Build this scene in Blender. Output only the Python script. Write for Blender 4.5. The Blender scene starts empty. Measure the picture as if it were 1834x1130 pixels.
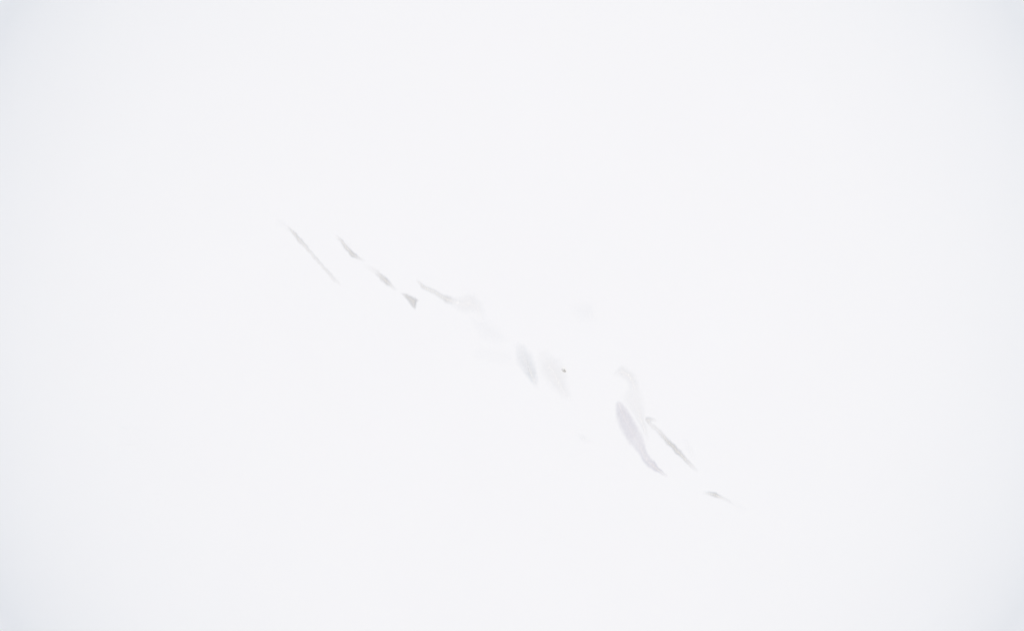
import bpy, math, random
import numpy as np
from mathutils import Vector, noise

S = bpy.context.scene
COL = S.collection

# ------------------------------------------------------------------ camera, sky, sun, exposure
H = 240.0                                   # height of the camera above the glacier (a drone looking down)
K = 240.0 / 1834.0                          # metres per photograph pixel on the snow
cd = bpy.data.cameras.new('camera'); cd.lens = 36.0; cd.sensor_width = 36.0
cd.clip_start = 0.5; cd.clip_end = 20000.0
cam = bpy.data.objects.new('camera', cd); COL.objects.link(cam)
cam.location = (0.0, 0.0, H); cam.rotation_euler = (0.0, 0.0, 0.0)
S.camera = cam

SUN_EL, SUN_ROT = math.radians(89.0), math.radians(70.0)
w = bpy.data.worlds.new('World'); S.world = w; w.use_nodes = True
nt = w.node_tree; nt.nodes.clear()
sky = nt.nodes.new('ShaderNodeTexSky'); sky.sky_type = 'NISHITA'; sky.sun_disc = False
sky.sun_elevation = SUN_EL; sky.sun_rotation = SUN_ROT
sky.altitude = 2500.0; sky.air_density = 1.0; sky.dust_density = 0.5; sky.ozone_density = 1.0
bg = nt.nodes.new('ShaderNodeBackground'); bg.inputs['Strength'].default_value = 0.10
out = nt.nodes.new('ShaderNodeOutputWorld')
nt.links.new(sky.outputs[0], bg.inputs[0]); nt.links.new(bg.outputs[0], out.inputs[0])

ld = bpy.data.lights.new('sun', 'SUN'); ld.energy = 2.27; ld.angle = math.radians(16.0)
ld.color = (1.0, 0.89, 0.725)
sun = bpy.data.objects.new('sun', ld); COL.objects.link(sun)
# nishita: rotation 0 puts the sun on +Y, turning clockwise seen from above
sd = Vector((math.sin(SUN_ROT) * math.cos(SUN_EL), math.cos(SUN_ROT) * math.cos(SUN_EL), math.sin(SUN_EL)))
sun.rotation_euler = sd.to_track_quat('Z', 'Y').to_euler(); sun.location = sd * 600

S.view_settings.view_transform = 'Standard'; S.view_settings.look = 'None'
S.view_settings.gamma = 1.0
S.view_settings.exposure = 0.36

# ------------------------------------------------------------------ materials
def material(name, col, var=0.0, scale=0.2, rough=0.8, bump=0.0, col2=None, bscale=2.0):
    m = bpy.data.materials.new(name); m.use_nodes = True
    t = m.node_tree; b = t.nodes['Principled BSDF']
    b.inputs['Roughness'].default_value = rough
    b.inputs['Specular IOR Level'].default_value = 0.1
    tc = t.nodes.new('ShaderNodeNewGeometry')
    n = t.nodes.new('ShaderNodeTexNoise'); n.inputs['Scale'].default_value = scale
    n.inputs['Detail'].default_value = 5.0
    t.links.new(tc.outputs['Position'], n.inputs['Vector'])
    r = t.nodes.new('ShaderNodeValToRGB')
    c2 = col2 if col2 else tuple(c * (1 - var) for c in col)
    r.color_ramp.elements[0].position = 0.3; r.color_ramp.elements[0].color = (*c2, 1)
    r.color_ramp.elements[1].position = 0.7; r.color_ramp.elements[1].color = (*col, 1)
    t.links.new(n.outputs[0], r.inputs[0]); t.links.new(r.outputs[0], b.inputs['Base Color'])
    if bump:
        n2 = t.nodes.new('ShaderNodeTexNoise'); n2.inputs['Scale'].default_value = bscale
        n2.inputs['Detail'].default_value = 6.0
        t.links.new(tc.outputs['Position'], n2.inputs['Vector'])
        bp = t.nodes.new('ShaderNodeBump'); bp.inputs['Strength'].default_value = bump
        bp.inputs['Distance'].default_value = 0.05
        t.links.new(n2.outputs[0], bp.inputs['Height']); t.links.new(bp.outputs[0], b.inputs['Normal'])
    return m

SNOW = (0.866, 0.874, 0.864)
def shaded_snow(name, k, tint=(1, 1, 1)):
    """snow going to grey ice, with the shade of cracks and sags painted into the colour; the mesh attribute 'shade_paint' says how strongly"""
    m = material(name, SNOW, var=0.006, scale=0.03, bump=0.10)
    t = m.node_tree; b = t.nodes['Principled BSDF']
    src = b.inputs['Base Color'].links[0].from_socket
    at = t.nodes.new('ShaderNodeAttribute'); at.attribute_name = 'shade_paint'
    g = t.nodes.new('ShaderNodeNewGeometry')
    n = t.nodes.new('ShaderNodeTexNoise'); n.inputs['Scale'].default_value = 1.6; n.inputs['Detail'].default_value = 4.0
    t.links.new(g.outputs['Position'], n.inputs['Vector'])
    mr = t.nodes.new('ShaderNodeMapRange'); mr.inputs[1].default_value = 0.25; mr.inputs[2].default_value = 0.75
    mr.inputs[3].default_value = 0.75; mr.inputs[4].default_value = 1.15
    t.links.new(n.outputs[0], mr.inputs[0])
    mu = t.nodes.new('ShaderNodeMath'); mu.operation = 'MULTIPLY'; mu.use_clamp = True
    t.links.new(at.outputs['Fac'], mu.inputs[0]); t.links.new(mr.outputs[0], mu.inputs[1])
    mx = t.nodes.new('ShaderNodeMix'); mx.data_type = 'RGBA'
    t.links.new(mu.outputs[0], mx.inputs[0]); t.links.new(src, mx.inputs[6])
    mx.inputs[7].default_value = (*[SNOW[i] * k * tint[i] for i in range(3)], 1)  # darkest tone: grey ice plus the painted shade of the opening
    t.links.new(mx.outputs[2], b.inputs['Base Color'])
    return m
M_SNOW = shaded_snow('packed_snow', 0.965, (0.995, 1.0, 1.005))
M_ROCK = material('frosted_rock', (0.64, 0.625, 0.59), scale=2.5, col2=(0.46, 0.445, 0.41), rough=0.9, bump=0.6)

# ------------------------------------------------------------------ the openings and hollows in the snow
# every record: centre line in (x, y, half width, depth) and what it is; lengths are photograph pixels times K
# (name, label, category, group, material or None, floor sharpness, points)
G1 = 'open cracks strung along the sagging line in the snow'
G2 = 'soft hollows between the cracks'
FEATURES = [
 dict(name='crevasse', cat='crevasse', group=G1, mat=shaded_snow('ice_shade_pale', 0.84), p=1.3, edge=0.7,
      label='long thin pale crack in the snow, farthest up the slope on the left',
      pts=[(514,405,3,.1),(519,410,4,1.4),(528,420,4.6,3.2),(537,431,4.8,3.0),(556,452,4.6,2.0),(578,477,4.2,1.8),(588,489,4.2,1.9),(600,501,4.6,1.2),(609,511,3,.2)]),
 dict(name='crevasse', cat='crevasse', group=G1, mat=shaded_snow('ice_shade_grey', 0.78), p=1.3, edge=0.7,
      label='short narrow grey crack, first of the three in a dashed row',
      pts=[(602,422,4,.1),(612,433,4.0,2.4),(622,446,4.2,3.2),(632,456,5.6,4.2),(640,461,4.2,2.0),(652,468,3.0,.2)]),
 dict(name='crevasse', cat='crevasse', group=G1, mat=shaded_snow('ice_shade_cold', 0.79), p=1.3, edge=0.7,
      label='short grey crack with a faint upper end, middle of the dashed row of three',
      pts=[(655,477,6.0,.2),(671,486,6.6,.9),(681,494,6.4,3.6),(691,503,7.2,5.0),(700,511,5,2.2),(710,520,3.6,.2)]),
 dict(name='crevasse', cat='crevasse', group=G1, mat=shaded_snow('ice_shade_dark', 0.77), p=1.2, edge=0.45,
      label='dark grey wedge-shaped pit with a broad squared lower end',
      poly=[(716,524),(729,525),(741,531),(752,536),(748,543),(747,550),(743,557),(737,550),(728,538)], rad=9.0, depth=6.0),
 dict(name='crevasse', cat='crevasse', group=G1, mat=shaded_snow('ice_shade_soft', 0.85), p=1.3, edge=0.7,
      label='curved grey crack that widens and fades into a soft hollow at its right end',
      pts=[(747,503,3,.8),(757,513,5.2,3.2),(773,521,5.4,2.8),(790,530,6.2,3.0),(801,536,9,4.2),(814,539,9,1.2)]),
 dict(name='snow_hollow', cat='hollow', group=G2, mat=shaded_snow('hollow_shade', 0.88, (0.985,1.0,1.015)), p=1.4, edge=0.75,
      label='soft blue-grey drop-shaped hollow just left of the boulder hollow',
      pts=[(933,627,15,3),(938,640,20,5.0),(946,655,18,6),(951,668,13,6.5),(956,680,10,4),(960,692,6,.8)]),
 dict(name='snow_hollow', cat='hollow', group=G2, mat=shaded_snow('dish_shade', 0.935), p=1.5, edge=0.8,
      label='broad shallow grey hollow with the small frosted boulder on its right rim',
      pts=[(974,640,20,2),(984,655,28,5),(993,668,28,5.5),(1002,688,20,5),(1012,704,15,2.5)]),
 dict(name='crevasse', cat='crevasse', group=G1, mat=shaded_snow('ice_shade_lilac', 0.84, (0.995,0.985,1.02)), p=1.3, edge=0.55,
      label='widest crevasse, lens-shaped and lilac grey, tapering to a fine point at the bottom',
      pts=[(1110,727,10,3.6),(1114,738,14.5,5.2),(1121,754,17.5,5.2),(1130,771,19,5.0),(1140,789,17,4.0),(1149,806,11.5,4),(1157,820,9.5,4),(1166,831,9.5,5.0),(1177,840,6,4.6),(1193,852,3,1.0)]),
 dict(name='crevasse', cat='crevasse', group=G1, mat=shaded_snow('ice_shade_slit', 0.79), p=1.3, edge=0.7,
      label='long straight dark slit beside the wide lens-shaped crevasse, with a hooked upper end',
      pts=[(1173,752,4,1.0),(1160,751,5.5,3.4),(1166,761,6,1.6),(1178,771,5.4,1.9),(1190,784,5.8,3.2),(1202,796,6.2,5.0),(1216,811,6.2,4.6),(1230,825,5.2,3.0),(1240,835,5,1.6),(1250,845,3.4,.1)]),
 dict(name='crevasse', cat='crevasse', group=G1, mat=shaded_snow('ice_shade_low', 0.78), p=1.3, edge=0.7,
      label='small dark almond crack with a thin tail, lowest and farthest right',
      pts=[(1261,882,4,.4),(1273,884,5.2,2.8),(1282,887,5.8,5.0),(1290,890,4.6,2.2),(1297,893,4,1.1),(1306,897,3.8,1.0),(1315,904,3.2,.1)]),
 dict(name='snow_hollow', cat='hollow', group=G2, mat=shaded_snow('patch_shade', 0.945), p=1.5, edge=0.8,
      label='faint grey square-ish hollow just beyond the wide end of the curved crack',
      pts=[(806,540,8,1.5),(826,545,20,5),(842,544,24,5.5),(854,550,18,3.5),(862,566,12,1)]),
 dict(name='snow_hollow', cat='hollow', group=G2, mat=shaded_snow('hook_shade', 0.94), p=1.5, edge=0.8,
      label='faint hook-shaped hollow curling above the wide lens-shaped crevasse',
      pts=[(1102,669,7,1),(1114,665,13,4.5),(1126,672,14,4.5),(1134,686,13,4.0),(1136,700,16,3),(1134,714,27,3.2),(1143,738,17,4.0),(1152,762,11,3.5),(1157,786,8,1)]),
]
SOFT = [  # sags that belong to the snowfield itself (no edge of their own)
 [(856,575,20,2.6),(872,592,24,3.0),(895,605,18,2.0)],
 [(860,634,20,1.5),(905,640,20,1.5)],
 [(1030,556,20,1.6),(1050,560,26,3.2),(1058,568,14,1.5)],
 [(1036,779,5,1),(1044,785,8,2.6),(1056,790,8,1.0)],
 [(1228,792,7,1.2),(1238,810,7,2.0),(1241,818,5,1)],
 [(1308,902,10,1.0),(1330,912,14,1.0)],
 [(212,792,9,1.0),(222,796,10,1.4)],
 [(214,765,9,1.0),(224,768,9,1.0)],
 [(500,398,12,1.6),(512,408,10,2.0)],
 [(604,426,8,1.2),(620,440,12,1.4)],
]

def groove(X, Y, pts, p, lip=0.0):
    """depth and inside-measure of a groove whose centre line, half width and depth are given in pixels.
    lip: how far the lowest line lies from the middle towards the upper right side, in half widths"""
    best = np.full(X.shape, -1.0); dep = np.zeros(X.shape); strength = np.zeros(X.shape)
    xm = [q[0] for q in pts]; ym = [q[1] for q in pts]
    jx = slice(*np.searchsorted(X[0], [min(xm) - 35, max(xm) + 35])); jy = slice(*np.searchsorted(Y[:, 0], [min(ym) - 35, max(ym) + 35]))
    x, y = WX[jy, jx], WY[jy, jx]
    near = np.full(x.shape, 1e9); W = np.ones(x.shape); D = np.zeros(x.shape); SP = np.zeros(x.shape); E = np.zeros(x.shape)
    n = len(pts) - 1
    for k, (a, b) in enumerate(zip(pts[:-1], pts[1:])):
        ax, ay, aw, ad = a; bx, by, bw, bd = b
        dx, dy = bx - ax, by - ay; L = math.hypot(dx, dy)
        tr = ((x - ax) * dx + (y - ay) * dy) / (L * L); t = np.clip(tr, 0, 1)
        d = np.hypot(x - ax - t * dx, y - ay - t * dy)
        sp = ((x - ax) * dy - (y - ay) * dx) / L
        e = np.zeros(x.shape)
        if k == 0: e = np.where(tr < 0, -tr * L, e)
        if k == n - 1: e = np.where(tr > 1, (tr - 1) * L, e)
        sp = np.where(e > 0, sp, np.sign(sp) * d)
        c = d < near
        near[c] = d[c]; W[c] = (aw + (bw - aw) * t)[c]; D[c] = (ad + (bd - ad) * t)[c]; SP[c] = sp[c]; E[c] = e[c]
    h = np.sqrt(np.clip(1 - (E / W) ** 2, 0, 1)); sn = SP / W
    f = np.clip(np.minimum((h + sn) / (1 + lip), (h - sn) / (1 - lip)), 0, 1)
    dep[jy, jx] = D * f ** p
    best[jy, jx] = 1 - near / W
    strength[jy, jx] = D
    return dep, best, strength

def pit(X, Y, poly, rad, depth, p):
    """the same for an opening given by its outline"""
    best = np.full(X.shape, -1.0); dep = np.zeros(X.shape)
    xm = [q[0] for q in poly]; ym = [q[1] for q in poly]
    jx = slice(*np.searchsorted(X[0], [min(xm) - 25, max(xm) + 25])); jy = slice(*np.searchsorted(Y[:, 0], [min(ym) - 25, max(ym) + 25]))
    x, y = WX[jy, jx], WY[jy, jx]
    inside = np.zeros(x.shape, bool); d = np.full(x.shape, 1e9)
    for (ax, ay), (bx, by) in zip(poly, poly[1:] + poly[:1]):
        t = np.clip(((x - ax) * (bx - ax) + (y - ay) * (by - ay)) / ((bx - ax) ** 2 + (by - ay) ** 2), 0, 1)
        d = np.minimum(d, np.hypot(x - ax - t * (bx - ax), y - ay - t * (by - ay)))
        if ay != by:
            inside ^= ((ay > y) != (by > y)) & (x < (bx - ax) * (y - ay) / (by - ay) + ax)
    u = np.where(inside, d, -d) / rad
    dep[jy, jx] = depth * np.clip(u, 0, 1) ** p; best[jy, jx] = u
    return dep, best, np.full(X.shape, depth)

def vnoise(X, Y, f, seed):
    """smooth value noise on the pixel grid"""
    x = X * f + seed * 17.3; y = Y * f + seed * 31.7
    xi = np.floor(x); yi = np.floor(y); fx = x - xi; fy = y - yi
    fx = fx * fx * (3 - 2 * fx); fy = fy * fy * (3 - 2 * fy)
    def hsh(a, b):
        v = np.sin(a * 127.1 + b * 311.7 + seed * 74.7) * 43758.5453
        return v - np.floor(v)
    return (hsh(xi, yi) * (1 - fx) + hsh(xi + 1, yi) * fx) * (1 - fy) + (hsh(xi, yi + 1) * (1 - fx) + hsh(xi + 1, yi + 1) * fx) * fy - 0.5

# ------------------------------------------------------------------ the snow: one height field, its openings cut out as meshes of their own
def axis(lo, hi, step, far):
    mid = np.arange(lo, hi + 1e-6, step)
    right, left = [], []
    s = step; v = mid[-1]
    while v < far:
        s *= 1.09; v += s; right.append(v)
    s = step; v = mid[0]
    while v > -far:
        s *= 1.09; v -= s; left.append(v)
    return np.concatenate([np.array(left[::-1]), mid, np.array(right)])

xs = axis(480, 1350, 0.6, 26000.0)
ys = axis(380, 935, 0.6, 26000.0)
X, Y = np.meshgrid(xs, ys)
R = np.hypot(X - 917, Y - 565)
# dome shape added to darken the frame edges like lens falloff: slope grows with the distance from the crest, then eases into the plain
THETA = math.radians(35.5)
rr = np.linspace(0, 40000, 40001)
th = THETA * np.minimum(rr / 1077.0, 1.25) ** 1.7
th = np.where(rr > 1346.25, THETA * 1.25 ** 1.7 * np.exp(-((rr - 1346.25) / 900.0) ** 1.3), th)
drop = np.concatenate([[0], np.cumsum(np.tan(th[:-1]))])
Z = -np.interp(R, rr, drop)
Z += 0.9 * vnoise(X, Y, 1 / 70.0, 3) * 1.0 + 0.25 * vnoise(X, Y, 1 / 23.0, 5)
far = np.clip((R - 1500) / 4000, 0, 1)
Z += far * (260 * vnoise(X, Y, 1 / 2600.0, 7) + 60 * vnoise(X, Y, 1 / 700.0, 9))
AF = 1 / (1 + np.interp(R, rr, drop) * K / H)     # the added dome falls away from the camera, so things lie a little farther out
WX = 917 + (X - 917) * AF + 2.2 * vnoise(X, Y, 1 / 7.0, 21) + 1.0 * vnoise(X, Y, 1 / 3.0, 22)      # ragged, wind-worn edges
WY = 565 + (Y - 565) * AF + 2.2 * vnoise(X, Y, 1 / 7.0, 23) + 1.0 * vnoise(X, Y, 1 / 3.0, 24)
sag_shade = np.zeros(X.shape)  # painted shade of the soft sags, mixed into the snow colour
for s in SOFT:
    d, u, g = groove(X, Y, s, 1.5); Z -= d * 0.9
    q = np.clip(u, 0, 1); sag_shade = np.maximum(sag_shade, q * q * (3 - 2 * q) * np.clip(g / 3.2, 0, 1))
owner = np.full(X.shape, -1, dtype=np.int32)
for i, f in enumerate(FEATURES):
    d, u, g = groove(X, Y, f['pts'], f['p']) if 'pts' in f else pit(X, Y, f['poly'], f['rad'], f['depth'], f['p'])
    Z -= d
    f['field'] = u
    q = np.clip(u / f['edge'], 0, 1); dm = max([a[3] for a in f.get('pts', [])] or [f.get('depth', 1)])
    f['shade_paint'] = (q * q * (3 - 2 * q) * np.clip(g / dm, 0, 1) ** 0.8).ravel()  # shade painted in, growing from the lip to the centre
P = np.stack([(X - 917) * K, (565 - Y) * K, Z * K], axis=-1)

ny, nx = X.shape
gx = np.gradient(P[..., 2], axis=1) / np.gradient(P[..., 0], axis=1)
gy = np.gradient(P[..., 2], axis=0) / np.gradient(P[..., 1], axis=0)
N = np.stack([-gx, -gy, np.ones_like(gx)], axis=-1)
N /= np.linalg.norm(N, axis=-1, keepdims=True)

idx = np.arange(ny * nx).reshape(ny, nx)
quads = np.stack([idx[1:, :-1], idx[1:, 1:], idx[:-1, 1:], idx[:-1, :-1]], axis=-1).reshape(-1, 4)
face_owner = np.full(len(quads), -1, dtype=np.int32)
for i, f in enumerate(FEATURES):
    u = f['field']; c = (u[1:, :-1] + u[1:, 1:] + u[:-1, 1:] + u[:-1, :-1]).reshape(-1) / 4
    face_owner[(c > 0.02) & (face_owner == -1)] = i

def sheet(name, sel, m, shade_paint=None):
    q = quads[sel]; used, inv = np.unique(q, return_inverse=True); inv = inv.reshape(-1, 4)
    co = P.reshape(-1, 3)[used]; no = N.reshape(-1, 3)[used]
    org = np.zeros(3)
    if len(used) < 60000:
        org = np.array([co[:, 0].mean(), co[:, 1].mean(), co[:, 2].min()]); co = co - org
    me = bpy.data.meshes.new(name)
    me.vertices.add(len(co)); me.vertices.foreach_set('co', co.astype(np.float32).ravel())
    me.loops.add(len(q) * 4); me.loops.foreach_set('vertex_index', inv.astype(np.int32).ravel())
    me.polygons.add(len(q)); me.polygons.foreach_set('loop_start', np.arange(0, len(q) * 4, 4, dtype=np.int32))
    me.update(calc_edges=True); me.validate()
    me.polygons.foreach_set('use_smooth', np.ones(len(q), dtype=bool))
    me.normals_split_custom_set_from_vertices(no.tolist())
    if shade_paint is not None:
        at = me.attributes.new('shade_paint', 'FLOAT', 'POINT'); at.data.foreach_set('value', shade_paint[used].astype(np.float32))
    me.materials.append(m)
    o = bpy.data.objects.new(name, me); COL.objects.link(o); o.location = org
    return o

snow = sheet('snow_field', face_owner == -1, M_SNOW, sag_shade.ravel()); snow['kind'] = 'structure'
for i, f in enumerate(FEATURES):
    o = sheet(f['name'], face_owner == i, f['mat'], f['shade_paint'])
    o['label'] = f['label']; o['category'] = f['cat']
    if f['group']: o['group'] = f['group']

# ------------------------------------------------------------------ the one stone
def height_at(px, py):
    i = int(np.argmin(abs(xs - px))); j = int(np.argmin(abs(ys - py))); return float(P[j, i, 2])

def lump(name, rx, ry, rz, m, seed, amp, flat=-0.4, level=4, parent=None, loc=(0, 0, 0)):
    import bmesh
    bm = bmesh.new(); bmesh.ops.create_icosphere(bm, subdivisions=level, radius=1.0)
    for v in bm.verts:
        n = v.co.normalized()
        k = 1 + amp * noise.fractal(n * 1.3 + Vector((seed, 0, 0)), 1.0, 2.0, 4)
        q = n * k
        q.z = max(q.z, flat)
        v.co = Vector((q.x * rx, q.y * ry, q.z * rz))
    me = bpy.data.meshes.new(name); bm.to_mesh(me); bm.free(); me.materials.append(m)
    for p in me.polygons: p.use_smooth = True
    o = bpy.data.objects.new(name, me); COL.objects.link(o); o.location = loc
    if parent: o.parent = parent
    return o

bx, by = 1010, 663.5
boulder = lump('boulder', 0.50, 0.30, 0.22, M_ROCK, 4.0, 0.45, loc=((bx - 917) * K, (565 - by) * K, height_at(bx, by) + 0.06))
boulder.rotation_euler = (0, 0, math.radians(-38))
boulder['label'] = 'small brown-grey boulder dusted with snow on the rim of the shallow hollow'; boulder['category'] = 'boulder'
cap = lump('snow_cap', 0.24, 0.20, 0.14, M_SNOW, 9.0, 0.35, loc=(-0.26, 0.06, 0.10), parent=boulder)
